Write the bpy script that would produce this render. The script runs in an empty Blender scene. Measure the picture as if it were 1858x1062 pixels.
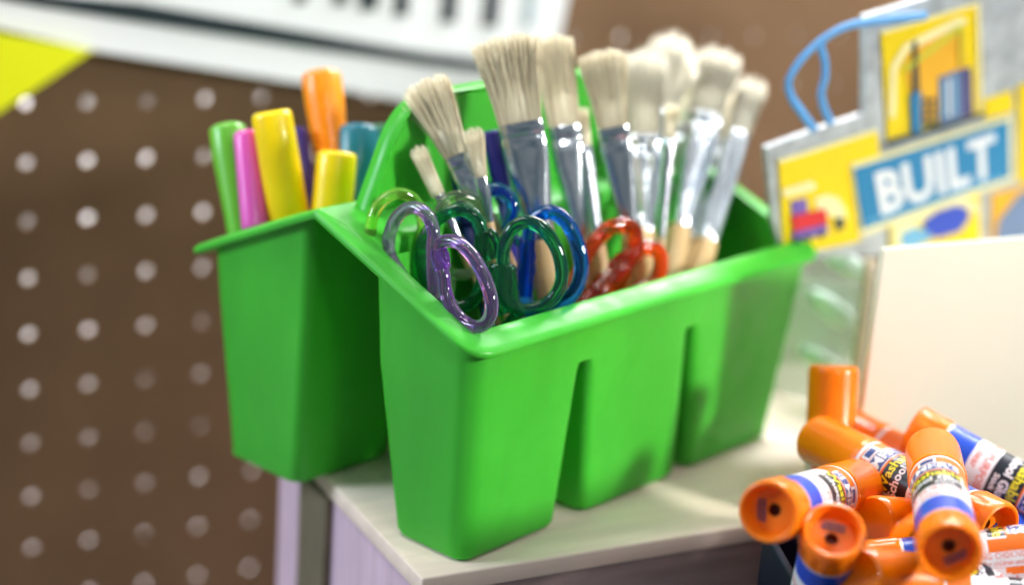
import bpy, bmesh, math, random
from mathutils import Vector, Matrix, Quaternion
random.seed(7)
R = math.radians
SC = bpy.context.scene
COL = SC.collection
# ------------------------------------------------------------------ camera
CAM_H = 0.23645
F = 3200.0                       # focal length in pixels of the 1858 px wide photograph
PITCH, ROLL = R(17.3), R(-4.05)
CAM = Vector((0, 0, CAM_H))
f_ = Vector((0, math.cos(PITCH), -math.sin(PITCH)))
r_ = Vector((1, 0, 0))
d_ = f_.cross(r_)
X_ = math.cos(ROLL)*r_ + math.sin(ROLL)*d_
Y_ = -math.sin(ROLL)*r_ + math.cos(ROLL)*d_
cd = bpy.data.cameras.new('camera')
cam = bpy.data.objects.new('camera', cd); COL.objects.link(cam)
cd.sensor_width = 36; cd.lens = 36*F/1858; cd.clip_start = 0.01; cd.clip_end = 50
m = Matrix((X_, -Y_, -f_)).transposed().to_4x4(); m.translation = CAM
cam.matrix_world = m
cd.dof.use_dof = True; cd.dof.focus_distance = 0.512
cd.dof.aperture_fstop = (cd.lens/1000)/0.0165
SC.camera = cam
# ------------------------------------------------------------------ world and lamps
w = bpy.data.worlds.new('World'); SC.world = w; w.use_nodes = True
nt = w.node_tree; bgn = nt.nodes['Background']
tc = nt.nodes.new('ShaderNodeTexCoord'); mp = nt.nodes.new('ShaderNodeMapping'); mp.inputs['Scale'].default_value = (1.6, 1.6, 2.6)
nz = nt.nodes.new('ShaderNodeTexNoise'); nz.inputs['Scale'].default_value = 2.8; nz.inputs['Detail'].default_value = 1
cr = nt.nodes.new('ShaderNodeValToRGB')
cr.color_ramp.elements[0].position = 0.43; cr.color_ramp.elements[0].color = (0.06, 0.20, 0.30, 1)
cr.color_ramp.elements[1].position = 0.55; cr.color_ramp.elements[1].color = (0.95, 0.97, 1.0, 1)
nt.links.new(tc.outputs['Generated'], mp.inputs[0]); nt.links.new(mp.outputs[0], nz.inputs['Vector'])
nt.links.new(nz.outputs[0], cr.inputs[0]); nt.links.new(cr.outputs[0], bgn.inputs['Color'])
bgn.inputs['Strength'].default_value = 0.28

def lamp(name, loc, target, size, power, color=(1, 1, 1), sy=None, spread=None):
    l = bpy.data.lights.new(name, 'AREA'); l.energy = power; l.color = color; l.size = size
    if spread: l.spread = R(spread)
    if sy: l.shape = 'RECTANGLE'; l.size_y = sy
    o = bpy.data.objects.new(name, l); COL.objects.link(o); o.location = loc
    o.rotation_euler = (Vector(target)-Vector(loc)).to_track_quat('-Z', 'Y').to_euler()
    return o
TGT = (0.03, 0.52, 0.05)
lamp('shop_lamp', (1.05, 0.08, 0.50), (0.10, 0.50, 0.02), 0.14, 1.08, (1, 0.97, 0.92), spread=46)
lamp('unseen_lamp', (0.36, -0.35, 0.85), TGT, 0.12, 1.6, (1, 0.98, 0.95))
lamp('unseen_lamp', (-0.20, 0.56, 0.40), (-.16, .72, .16), 0.16, 0.75, (1, 0.97, 0.92))  # unseen lamp added close above the pegboard to brighten its upper left
lamp('unseen_lamp', (-1.1, 0.33, 0.5), TGT, 0.35, 10.0, (0.74, 0.86, 1))  # unseen cool fill added at the left to lighten the caddy end face
lamp('unseen_lamp', (0.16, 0.70, 0.46), (0.05, 0.52, 0.05), 0.5, .62, (1, 0.98, 0.97), .09)  # unseen strip added above the caddy for a pale sheen on its rim
for i, (x, y, z) in enumerate([(-0.25, 0.1, 1.2), (0.15, 0.0, 1.3), (0.0, 0.5, 1.4), (0.4, 0.1, 1.1), (-0.5, 0.35, 1.25)]):
    lamp('spot_lamp', (x, y, z), TGT, 0.045, 0.6, (1, 0.98, 0.96))
vs = SC.view_settings
vs.view_transform = 'Standard'; vs.look = 'None'; vs.exposure = 0.0; vs.gamma = 1.0; vs.use_curve_mapping = False
SC.cycles.use_denoising = True
SC.cycles.max_bounces = 14; SC.cycles.transmission_bounces = 12; SC.cycles.transparent_max_bounces = 16
SC.cycles.caustics_refractive = True; SC.cycles.caustics_reflective = False
SC.cycles.sample_clamp_indirect = 6.0

# ------------------------------------------------------------------ helpers
def at(x, y, D):
    """point seen at photo pixel x, y at the depth D"""
    return CAM + (f_ + X_*((x-929)/F) + Y_*((y-531)/F))*D
def on(x, y, p0, n):
    v = f_ + X_*((x-929)/F) + Y_*((y-531)/F)
    return CAM + v*((p0-CAM).dot(n)/v.dot(n))
TH = 0.86116
CU = Vector((math.cos(TH), math.sin(TH), 0)); CV = Vector((-math.sin(TH), math.cos(TH), 0)); UP = Vector((0, 0, 1))
CA = Vector((-0.009436, 0.471877, 0.0692))
def cp(u, v, h): return CA + CU*(u/1000) + CV*(v/1000) + UP*(h/1000)

def mat(name, col, rough=0.45, metal=0, spec=0.5, trans=0, ior=1.46, sss=0, noise=0, nscale=60, bump=0, bscale=200, coat=0, stretch=None, col2=None, alpha=1):
    m = bpy.data.materials.new(name); m.use_nodes = True
    nt = m.node_tree; b = nt.nodes['Principled BSDF']
    b.inputs['Base Color'].default_value = (*col, 1); b.inputs['Roughness'].default_value = rough
    b.inputs['Metallic'].default_value = metal; b.inputs['Specular IOR Level'].default_value = spec
    b.inputs['Transmission Weight'].default_value = trans; b.inputs['IOR'].default_value = ior
    b.inputs['Coat Weight'].default_value = coat; b.inputs['Alpha'].default_value = alpha
    if sss:
        b.inputs['Subsurface Weight'].default_value = sss; b.inputs['Subsurface Radius'].default_value = (0.5, 1, 0.4) if col[1] > col[0] else (1, .5, .2)
        b.inputs['Subsurface Scale'].default_value = 0.004
    tc = nt.nodes.new('ShaderNodeTexCoord'); mp = nt.nodes.new('ShaderNodeMapping')
    if stretch: mp.inputs['Scale'].default_value = stretch
    nt.links.new(tc.outputs['Object'], mp.inputs[0])
    if noise or col2:
        n = nt.nodes.new('ShaderNodeTexNoise'); n.inputs['Scale'].default_value = nscale; n.inputs['Detail'].default_value = 4
        rp = nt.nodes.new('ShaderNodeValToRGB'); e = rp.color_ramp.elements
        c2 = col2 or [c*(1-noise) for c in col]
        e[0].position = .35; e[1].position = .65
        e[0].color = (*c2, 1); e[1].color = (*([min(1, c*(1+noise*.5)) for c in col] if not col2 else col), 1)
        nt.links.new(mp.outputs[0], n.inputs['Vector']); nt.links.new(n.outputs[0], rp.inputs[0]); nt.links.new(rp.outputs[0], b.inputs['Base Color'])
    if bump:
        n = nt.nodes.new('ShaderNodeTexNoise'); n.inputs['Scale'].default_value = bscale; n.inputs['Detail'].default_value = 3
        bp = nt.nodes.new('ShaderNodeBump'); bp.inputs['Strength'].default_value = bump; bp.inputs['Distance'].default_value = 0.001
        nt.links.new(mp.outputs[0], n.inputs['Vector']); nt.links.new(n.outputs[0], bp.inputs['Height']); nt.links.new(bp.outputs[0], b.inputs['Normal'])
    return m

def obj(name, bm, mats, parent=None, smooth=True, angle=None):
    me = bpy.data.meshes.new(name); bmesh.ops.recalc_face_normals(bm, faces=bm.faces); bm.to_mesh(me); bm.free()
    for q in (mats if isinstance(mats, (list, tuple)) else [mats]): me.materials.append(q)
    if smooth:
        me.polygons.foreach_set('use_smooth', [True]*len(me.polygons))
        if angle: me.set_sharp_from_angle(angle=R(angle))
    o = bpy.data.objects.new(name, me); COL.objects.link(o)
    if parent is not None: o.parent = parent
    return o
def thing(name, label, cat, mw=None, group=None, kind=None):
    o = bpy.data.objects.new(name, None); COL.objects.link(o); o.empty_display_size = .01
    if mw is not None: o.matrix_world = mw
    return tag(o, label, cat, group, kind)
def tag(o, label=None, cat=None, group=None, kind=None):
    if label: o['label'] = label
    if cat: o['category'] = cat
    if group: o['group'] = group
    if kind: o['kind'] = kind
    return o
def frame(origin, x, y, z):
    m = Matrix((x, y, z)).transposed().to_4x4(); m.translation = origin; return m
def loft(bm, rings, cap0=False, cap1=False, closed=True, mi=0):
    vs = [[bm.verts.new(p) for p in r] for r in rings]
    n = len(vs[0])
    for a, b in zip(vs, vs[1:]):
        for i in range(n if closed else n-1):
            j = (i+1) % n
            fc = bm.faces.new((a[i], a[j], b[j], b[i])); fc.material_index = mi
    if cap0: bm.faces.new(vs[0][::-1]).material_index = mi
    if cap1: bm.faces.new(vs[-1]).material_index = mi
    return vs
def circ(r, z, n=40, ry=None, c=(0, 0)):
    ry = r if ry is None else ry
    return [Vector((c[0]+r*math.cos(2*math.pi*i/n), c[1]+ry*math.sin(2*math.pi*i/n), z)) for i in range(n)]
def lathe(prof, n=40, cap0=True, cap1=True, bm=None, mi=0):
    bm = bm or bmesh.new(); loft(bm, [circ(max(r, 1e-6), z, n) for r, z in prof], cap0, cap1, mi=mi); return bm
def box(bm, x0, x1, y0, y1, z0, z1, bev=0, M=None, mi=0):
    v = [bm.verts.new((x, y, z)) for z in (z0, z1) for x, y in ((x0, y0), (x1, y0), (x1, y1), (x0, y1))]
    fs = [bm.faces.new([v[i] for i in q]) for q in ((3, 2, 1, 0), (4, 5, 6, 7), (0, 1, 5, 4), (1, 2, 6, 5), (2, 3, 7, 6), (3, 0, 4, 7))]
    for q in fs: q.material_index = mi
    if bev:
        es = list({e for q in fs for e in q.edges}); r = bmesh.ops.bevel(bm, geom=es, offset=bev, segments=2, profile=.5, affect='EDGES')
        vv = {x for q in r['faces'] for x in q.verts} | {x for x in v if x.is_valid}
    else: vv = set(v)
    if M is not None:
        for x in vv: x.co = M @ x.co
    return bm
def catmull(P, closed, k=6):
    out = []; n = len(P)
    for i in range(n if closed else n-1):
        p0, p1, p2, p3 = (P[(i-1) % n] if closed or i > 0 else P[0]), P[i], P[(i+1) % n], (P[(i+2) % n] if closed or i+2 < n else P[-1])
        for s in range(k):
            t = s/k
            out.append(0.5*((2*p1)+(-p0+p2)*t+(2*p0-5*p1+4*p2-p3)*t*t+(-p0+3*p1-3*p2+p3)*t**3))
    if not closed: out.append(P[-1].copy())
    return out
def tube(bm, P, a, b, N, closed=False, n=14, mi=0):
    """sweep an ellipse a (in plane) by b (along the normal N) along P; a may be a list"""
    rings = []; L = len(P)
    for i, p in enumerate(P):
        t = (P[(i+1) % L]-P[i-1]) if closed or 0 < i < L-1 else (P[1]-P[0] if i == 0 else P[-1]-P[-2])
        t.normalize(); s = t.cross(N).normalized(); nn = s.cross(t).normalized()
        ai = a[i] if isinstance(a, list) else a
        rings.append([p + s*(ai*math.cos(2*math.pi*k/n)) + nn*(b*math.sin(2*math.pi*k/n)) for k in range(n)])
    if closed: rings.append(rings[0])
    vs = loft(bm, rings, not closed, not closed, mi=mi)
    if closed: bmesh.ops.remove_doubles(bm, verts=[v for r in (vs[0], vs[-1]) for v in r], dist=1e-7)
    return bm
def prism(bm, pts, n, t, mi=0):
    """flat polygon given by 3D points, thickened by t along n"""
    a = [bm.verts.new(p) for p in pts]; b = [bm.verts.new(p+n*t) for p in pts]; k = len(a)
    fs = [bm.faces.new(a[::-1]), bm.faces.new(b)] + [bm.faces.new((a[i], a[(i+1) % k], b[(i+1) % k], b[i])) for i in range(k)]
    for q in fs: q.material_index = mi
    return bm
def text_mesh(s, size, bold=0.0, depth=0, sx=1.0, res=2, space=1.0):
    c = bpy.data.curves.new('lettering', 'FONT'); c.body = s; c.size = size; c.align_x = 'CENTER'; c.align_y = 'CENTER'
    c.offset = bold; c.extrude = depth; c.resolution_u = res; c.space_character = space
    o = bpy.data.objects.new('lettering', c); COL.objects.link(o)
    bpy.context.view_layer.update()
    me = bpy.data.meshes.new_from_object(o.evaluated_get(bpy.context.evaluated_depsgraph_get()))
    bpy.data.objects.remove(o); bpy.data.curves.remove(c)
    V = [Vector((v.co.x*sx, v.co.y, v.co.z)) for v in me.vertices]; Fc = [list(p.vertices) for p in me.polygons]
    bpy.data.meshes.remove(me); return V, Fc
def add_raw(bm, V, Fc, fn, mi):
    vs = [bm.verts.new(fn(v)) for v in V]
    for q in Fc:
        try: bm.faces.new([vs[i] for i in q]).material_index = mi
        except ValueError: pass

# ------------------------------------------------------------------ materials
GREEN = mat('green_plastic', (0.05, 0.47, 0.03), .36, spec=.4, sss=.15, bump=.05, bscale=90, noise=.17, nscale=26, stretch=(1, 1, .3))
BOARD = mat('brown_hardboard', (0.168, 0.098, 0.050), .6, spec=.2, noise=.22, nscale=7, bump=.12, bscale=900)
BACKW = mat('glint_mottled_wall', (0.8, 0.82, 0.85), .8, noise=.93, nscale=44)  # uneven glints through the holes are painted in as dark mottling
WHITE = mat('white_board', (0.76, 0.77, 0.80), .5, noise=.03, nscale=20)
INK = mat('navy_ink', (0.004, 0.012, 0.02), .5, noise=.1)
GREYINK = mat('grey_ink', (0.33, 0.42, 0.45), .5, noise=.1)
LIMEY = mat('lime_yellow_card', (0.72, 0.74, 0.0), .45, noise=.05, nscale=15)
PLY = mat('pale_birch_wood', (0.88, 0.73, 0.61), .55, noise=.08, nscale=16, stretch=(1, 9, 9), bump=.1)
PINKW = mat('lilac_washed_wood', (0.62, 0.46, 0.56), .6, noise=.12, nscale=25, stretch=(9, 9, 1), bump=.1)
OLIVE = mat('olive_brown', (0.17, 0.145, 0.09), .6, noise=.2, stretch=(8, 8, 1))
MAUVE = mat('mauve_brown_wood', (0.36, 0.27, 0.26), .6, noise=.25, nscale=22, stretch=(1, 9, 9))
TABLE = mat('grey_table', (0.35, 0.32, 0.32), .5, noise=.1)
BRIS = mat('natural_bristle', (0.90, 0.84, 0.66), .5, spec=.4, noise=.35, nscale=900, col2=(0.74, 0.64, 0.43))
BRISP = mat('pale_bristle', (0.72, 0.69, 0.58), .6, spec=.4, noise=.15, nscale=900)
METAL = mat('tin_ferrule', (0.72, 0.78, 0.83), .2, metal=1, bump=.16, bscale=130)
WOOD = mat('natural_wood', (0.62, 0.42, 0.20), .4, noise=.2, nscale=50, stretch=(6, 6, .6), coat=.4)
STEEL = mat('steel', (0.6, 0.62, 0.65), .25, metal=1, bump=.05)
nt = GREEN.node_tree; b = nt.nodes['Principled BSDF']; tcn = nt.nodes.new('ShaderNodeTexCoord')
n1 = nt.nodes.new('ShaderNodeTexNoise'); n1.inputs['Scale'].default_value = 38; n1.inputs['Detail'].default_value = 6; n1.inputs['Distortion'].default_value = 1.5
mr = nt.nodes.new('ShaderNodeMapRange'); mr.inputs['From Min'].default_value = .3; mr.inputs['From Max'].default_value = .7; mr.inputs['To Min'].default_value = .28; mr.inputs['To Max'].default_value = .55
nt.links.new(tcn.outputs['Object'], n1.inputs['Vector']); nt.links.new(n1.outputs[0], mr.inputs[0]); nt.links.new(mr.outputs[0], b.inputs['Roughness'])
for BM_, ca_, cb_ in ((BRIS, (.42, .32, .16), (.95, .88, .66)), (BRISP, (.40, .35, .24), (.72, .69, .56))):
    nt = BM_.node_tree; b = nt.nodes['Principled BSDF']; g = nt.nodes.new('ShaderNodeNewGeometry'); rp = nt.nodes.new('ShaderNodeValToRGB')
    rp.color_ramp.elements[0].color = (*ca_, 1); rp.color_ramp.elements[1].color = (*cb_, 1); rp.color_ramp.elements[1].position = .55
    nt.links.new(g.outputs['Random Per Island'], rp.inputs[0]); nt.links.new(rp.outputs[0], b.inputs['Base Color'])
def glassy(name, c, t=.93): return mat(name, c, .04, trans=t, ior=1.49, bump=.05, bscale=350)
PURPLE = glassy('clear_purple_plastic', (0.66, 0.36, 0.95)); DGREEN = glassy('clear_green_plastic', (0.02, 0.42, 0.17))
LIME = glassy('clear_lime_plastic', (0.74, 0.92, 0.20)); CBLUE = glassy('clear_blue_plastic', (0.01, 0.22, 0.92))
CRED = glassy('clear_red_plastic', (0.97, 0.12, 0.01), .9)
ORANGE = mat('orange_plastic', (0.93, 0.21, 0.004), .28, sss=.3, noise=.05, bump=.03)
ORCAP = mat('orange_cap_plastic', (0.95, 0.22, 0.0), .25, sss=.35, noise=.05, coat=.2)
HOLE = mat('hole_shade', (0.22, 0.02, 0.004), .5, noise=.1)  # darkened orange paints in the shade at the bottom of the dial hole
LWHITE = mat('label_white', (0.82, 0.80, 0.84), .3, noise=.03)
LBLUE = mat('label_blue', (0.015, 0.075, 0.56), .3, noise=.06)
LBLACK = mat('label_black', (0.012, 0.016, 0.025), .3, noise=.1)
LORANGE = mat('label_orange', (0.85, 0.17, 0.01), .3, noise=.04)
LRED = mat('label_red', (0.78, 0.11, 0.05), .4, noise=.04)
LYEL = mat('label_yellow', (0.80, 0.72, 0.02), .4, noise=.04)
LNAVY = mat('label_navy', (0.03, 0.06, 0.24), .35, noise=.08)
DARKBOX = mat('dark_navy_plastic', (0.003, 0.004, 0.015), .6, spec=.12, noise=.1)
CREAM = mat('cream_card', (0.78, 0.76, 0.62), .6, noise=.04, nscale=9, bump=.05)

# ------------------------------------------------------------------ setting: table and back wall
bm = bmesh.new(); box(bm, -1.5, 2.0, 0.1, 1.6, -0.26, -0.22)
tag(obj('table', bm, TABLE, smooth=False), kind='structure')
BYAW = R(26.64); BU = Vector((math.cos(BYAW), math.sin(BYAW), 0)); BN = Vector((math.sin(BYAW), -math.cos(BYAW), 0))   # BN faces the camera
B0 = Vector((-0.205881, 0.715619, CAM_H-0.156088))
bm = bmesh.new()
M = frame(B0-BN*0.20, BU, -BN, UP)
box(bm, -1.0, 2.4, 0, .03, -.7, 1.2, M=M)
tag(obj('wall', bm, BACKW, smooth=False), kind='structure')
# unseen lamp added behind the pegboard, lights the wall so the holes look bright
lb = lamp('hole_backlight', B0-BN*0.03+BU*.25+UP*.38, B0-BN*0.2+BU*.3+UP*.0, .8, 34, (.95, .97, 1), .1)

# pegboard
bm = bmesh.new(); P = .0254; NS = 16; th = .0048; hr = .0024
def bpt(x, z, y=0): return B0 + BU*x + UP*z - BN*y
C0, C1, R0, R1 = -12, 30, -14, 20
for c in range(C0, C1):
    for r in range(R0, R1):
        sq, ci = [], []
        for k in range(NS):
            a = 2*math.pi*(k+.5)/NS; ca, sa = math.cos(a), math.sin(a); s = .5/max(abs(ca), abs(sa))
            sq.append((c*P+ca*s*P, r*P+sa*s*P)); ci.append((c*P+ca*hr, r*P+sa*hr))
        # corners of the cell exactly
        A = [bm.verts.new(bpt(x, z)) for x, z in sq]; Bc = [bm.verts.new(bpt(x, z)) for x, z in ci]; D = [bm.verts.new(bpt(x, z, th)) for x, z in ci]
        E = [bm.verts.new(bpt(x, z, th)) for x, z in sq]
        for k in range(NS):
            j = (k+1) % NS
            bm.faces.new((A[k], A[j], Bc[j], Bc[k])); bm.faces.new((Bc[k], Bc[j], D[j], D[k])); bm.faces.new((D[k], D[j], E[j], E[k]))
        for q, sgn in ((A, 0), (E, th)):
            for cx, cz in ((1, 1), (-1, 1), (-1, -1), (1, -1)):
                kk = [k for k in range(NS) if (sq[k][0]-c*P)*cx > 0 and (sq[k][1]-r*P)*cz > 0]
                hor = [k for k in kk if abs(abs(sq[k][1]-r*P)-P/2) < 1e-6]; ver = [k for k in kk if k not in hor]
                k1 = max(hor, key=lambda k: abs(sq[k][0]-c*P)); k2 = max(ver, key=lambda k: abs(sq[k][1]-r*P)) if ver else None
                if k2 is not None: bm.faces.new((q[k1], bm.verts.new(bpt(c*P+cx*P/2, r*P+cz*P/2, sgn)), q[k2]))
bmesh.ops.remove_doubles(bm, verts=bm.verts, dist=1e-5)
tag(obj('pegboard', bm, BOARD, smooth=False), 'brown hardboard pegboard with rows of round holes behind the green caddy', 'pegboard')

# banner on the pegboard
pb = B0+BN*.012
def onb(x, y, off=.012): return on(x, y, B0+BN*off, BN)
root = thing('banner', 'white banner with navy border line and letter stems hung across the pegboard top', 'banner')
bm = bmesh.new(); prism(bm, [onb(x, y, .008) for x, y in [(-300, 5), (0, 48), (165, 88), (420, 128), (620, 160), (740, 182), (990, 205), (1000, 100), (1022, 0), (1050, -200), (-300, -400)]], BN, .004)
obj('panel', bm, WHITE, root, smooth=False)
bm = bmesh.new(); prism(bm, [onb(x, y, .0121) for x, y in [(-60, -48), (90, -10), (250, 4), (560, 57), (760, 93), (885, 110), (885, 131), (760, 116), (550, 86), (240, 38), (60, 9), (-60, -14)]], BN, .0006)
obj('border_line', bm, INK, root, smooth=False)
for x0, x1, yb, dx, mt in [(532, 554, 5, 3, INK), (604, 628, 8, 3, INK), (650, 684, 17, 4, INK), (713, 739, 27, 4, INK), (799, 825, 39, 6, INK), (875, 901, 47, 7, INK), (948, 966, 46, 9, GREYINK)]:
    bm = bmesh.new(); prism(bm, [onb(x, y, .0121) for x, y in [(x0, yb), (x1, yb), (x1+dx+14, -160), (x0+dx+14, -160)]], BN, .0006)
    obj('letter_stem', bm, mt, root, smooth=False)
bm = bmesh.new(); prism(bm, [onb(x, y, .014) for x, y in [(-350, 20), (0, 60), (90, 76), (166, 90), (80, 148), (0, 200), (-350, 420)]], BN, .002)
tag(obj('pennant', bm, LIMEY, smooth=False), 'bright yellow pointed card at the left under the white banner', 'pennant')

# ------------------------------------------------------------------ crate riser
CY = R(28); KU = Vector((math.cos(CY), math.sin(CY), 0)); KV = Vector((-math.sin(CY), math.cos(CY), 0))
K0 = Vector((-0.0205, 0.4705, 0)); KM = frame(K0, KU, KV, UP)
root = thing('crate', 'low pale wooden crate riser carrying the green caddy and the cream board', 'crate', KM)
bm = bmesh.new(); box(bm, 0, .62, 0, .128, -.0065, -.0003, .0008); obj('top_board', bm, PLY, root)
bm = bmesh.new(); box(bm, .0012, .006, .002, .126, -.2195, -.0068, .0006); obj('side_panel', bm, PINKW, root)
bm = bmesh.new(); box(bm, .0062, .61, .0015, .008, -.055, -.0068, .0006); obj('front_board', bm, MAUVE, root)
bm = bmesh.new(); box(bm, .0062, .61, .0015, .008, -.2195, -.0565, .0006); obj('front_board', bm, MAUVE, root)
bm = bmesh.new(); box(bm, -.0018, .0010, .074, .098, -.052, -.0068, .0005); obj('side_strip', bm, OLIVE, root)  # flat olive-brown strip laid on the side panel
bm = bmesh.new(); box(bm, .0062, .61, .12, .126, -.2195, -.0068, .0006); obj('back_board', bm, PINKW, root)

# ------------------------------------------------------------------ green caddy
PK = 69.0; WD = 132.0
def tent(v): return 27.5*(v/PK if v < PK else (WD-v)/(WD-PK))
def rr(u0, u1, v0, v1, r, zf, ns=10, nc=8):
    """rounded rectangle; r = radii of corners (u0v0, u1v0, u1v1, u0v1)"""
    out = []
    cs = [(u0+r[0], v0+r[0], r[0], 180), (u1-r[1], v0+r[1], r[1], 270), (u1-r[2], v1-r[2], r[2], 0), (u0+r[3], v1-r[3], r[3], 90)]
    for i, (cx, cy, rad, a0) in enumerate(cs):
        arc = [(cx+rad*math.cos(R(a0+90*k/nc)), cy+rad*math.sin(R(a0+90*k/nc))) for k in range(nc+1)]
        out += arc
        nx = cs[(i+1) % 4]; e = (nx[0]+nx[2]*math.cos(R(nx[3])), nx[1]+nx[2]*math.sin(R(nx[3])))
        out += [(arc[-1][0]+(e[0]-arc[-1][0])*k/ns, arc[-1][1]+(e[1]-arc[-1][1])*k/ns) for k in range(1, ns)]
    return [cp(u, v, zf(u, v)) for u, v in out]
caddy = thing('caddy', 'bright green plastic caddy with tented rim, cups and arched centre handle', 'caddy')
def half(front):
    bm = bmesh.new()
    S = lambda v: v if front else WD-v      # mirror: outer edge at v=0
    pk = PK if front else WD-PK
    def Z(dz): return lambda u, v: tent(S(v)) + dz
    def ring(u0, u1, v0, v1, r, zf):
        pts = rr(u0, u1, v0, v1, r, zf)
        if not front:
            pts = [CA+CU*((p-CA).dot(CU))+CV*(WD/1000-(p-CA).dot(CV))+UP*((p-CA).z) for p in pts]
        return pts
    e = .001
    v1o = 50 if front else 52; q = 0 if front else 4.5
    rings = [ring(8, 178, 8+q, v1o, (7, 7, 7, 7), Z(-4)),
             ring(4, 182, 4+q, v1o+5, (8, 8, 4, 4), Z(-1.6)),
             ring(1.4, 184.6, 1.4, pk, (8.4, 8.4, e, e), Z(-2.4)),
             ring(.3, 185.7, .3, pk, (9, 9, e, e), Z(-2.2)),
             ring(0, 186, 0, pk, (9, 9, e, e), Z(-1.4)),
             ring(0, 186, 0, pk, (9, 9, e, e), Z(-.5)),
             ring(.5, 185.5, .5, pk, (8.8, 8.8, e, e), Z(.1)),
             ring(1.8, 184.2, 1.8, pk-.2, (8, 8, e, e), Z(.6)),
             ring(4.5, 181.5, 4.5+q, min(pk-2, v1o+5), (7, 7, 4, 4), Z(1.2)),
             ring(6.6, 179.4, 6.6+q, v1o+1.5, (6, 6, 6, 6), Z(1.5)),
             ring(7.6, 178.4, 7.6+q, v1o, (5.5, 5.5, 6, 6), Z(1.0)),
             ring(7.9, 178.1, 7.9+q, v1o-.4, (5.5, 5.5, 6, 6), Z(-3)),
             ring(8.2, 177.8, 8.2+q, v1o-1, (5.5, 5.5, 6, 6), lambda u, v: -14)]
    loft(bm, rings)
    # outer skin of the tub below the rim
    vb = 46 if front else 58
    def taper(t, u0, u1, a, b, w=0.0): return (u0+(a-u0)*t, u1+(b-u1)*t)
    def vv(t): return (3.2+2.2*t if front else 9+7*t), (vb + (35-vb)*t if front else vb+(52-vb)*t)
    ua = lambda t: (3.4+3.2*t, 183-11*t)
    t14 = (14)/69
    if front: L = [(-.6, 0), (14, t14)]
    else: L = [(-.6, 0), (14, t14)]
    rs = []
    for h, t in ((-.8, 0), (14, t14)):
        v0, v1 = vv(t); u0, u1 = ua(t)
        rs.append(ring(u0, u1, v0, v1, (7, 7, 4, 4), (lambda u, v: tent(S(v)) - 1.0) if h < 0 else (lambda u, v: -14)))
    loft(bm, rs)
    # three cups
    cutsT = [(ua(t14)[0], 54.3), (58.2, 110.5), (113.2, ua(t14)[1])]
    cutsB = [(6.6, 50), (63, 113.5), (120.5, 172)]
    cell = [(ua(t14)[0], 55.5), (55.5, 111.7), (111.7, ua(t14)[1])]
    for (a, b), (c, d), (g, h) in zip(cutsT, cutsB, cell):
        rs = []
        v0, v1 = vv(t14)
        rs.append(ring(g, h, v0, v1, (7 if g == cell[0][0] else .01, 7 if h == cell[2][1] else .01, 4 if h == cell[2][1] else .01, 4 if g == cell[0][0] else .01), lambda u, v: -14))
        for H in (14.2, 14.6, 15.3, 16.3, 18, 21, 26, 34, 44, 56, 67):
            t = (H-14)/53; tt = H/69
            v0, v1 = vv(tt)
            arch = min(1, max(0, (H-14.1)/4.5)); arch = math.sqrt(1-(1-arch)**2)
            u0, u1 = a+(c-a)*t, b+(d-b)*t
            if g != cell[0][0]: u0 = g+.05+(u0-g-.05)*arch
            if h != cell[2][1]: u1 = h-.05+(u1-h+.05)*arch
            rad = 3.2
            rs.append(ring(u0, u1, v0, v1, (rad if g != cell[0][0] else 7, rad if h != cell[2][1] else 7, 4, 4), lambda u, v, H=H: -H))
        v0, v1 = vv(1)
        for ins, H in ((.3, 68.4), (.9, 68.9), (1.8, 69.1), (8, 69.1)):
            rs.append(ring(c+ins, d-ins, v0+ins, v1-ins, (5, 5, 5, 5), lambda u, v, H=H: -H))
        loft(bm, rs, cap1=True)
    return bm
obj('front_bin', half(True), GREEN, caddy, angle=50)
obj('rear_bin', half(False), GREEN, caddy, angle=50)
# handle wall
hp = [(15, 24), (18, 31), (22, 40), (26, 49), (31, 55.5), (38, 59.5), (48, 61)]
hp = hp + [(90, 61.5)] + [(180-a, b) for a, b in hp[::-1]]
prof = catmull([Vector((a, b, 0)) for a, b in hp], False, 4)
bm = bmesh.new()
rings = []
cx, cz = 90, 20
for off, dv in ((2.2, -2.2), (.6, -3.4), (0, -3.0), (0, 3.0), (.6, 3.4), (2.2, 2.2)):
    ring_ = []
    for p in prof:
        dx = p.x-cx; k = max(0, 1-off/ max(12, math.hypot(dx, p.y-cz)))
        ring_.append(cp(cx+dx*k, 65+dv, cz+(p.y-cz)*k))
    rings.append(ring_)
loft(bm, rings, closed=False)
for dv, s in ((-2.2, 0), (2.2, 1)):
    base = [cp(90+(p.x-90)*(1-2.2/80), 65+dv, cz+(p.y-cz)*(1-2.2/60)) for p in prof]
    low = [cp(90+(p.x-90)*(1-2.2/80), 65+dv, 23) for p in prof]
    loft(bm, [base, low], closed=False)
obj('handle', bm, GREEN, caddy, angle=60)

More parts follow.
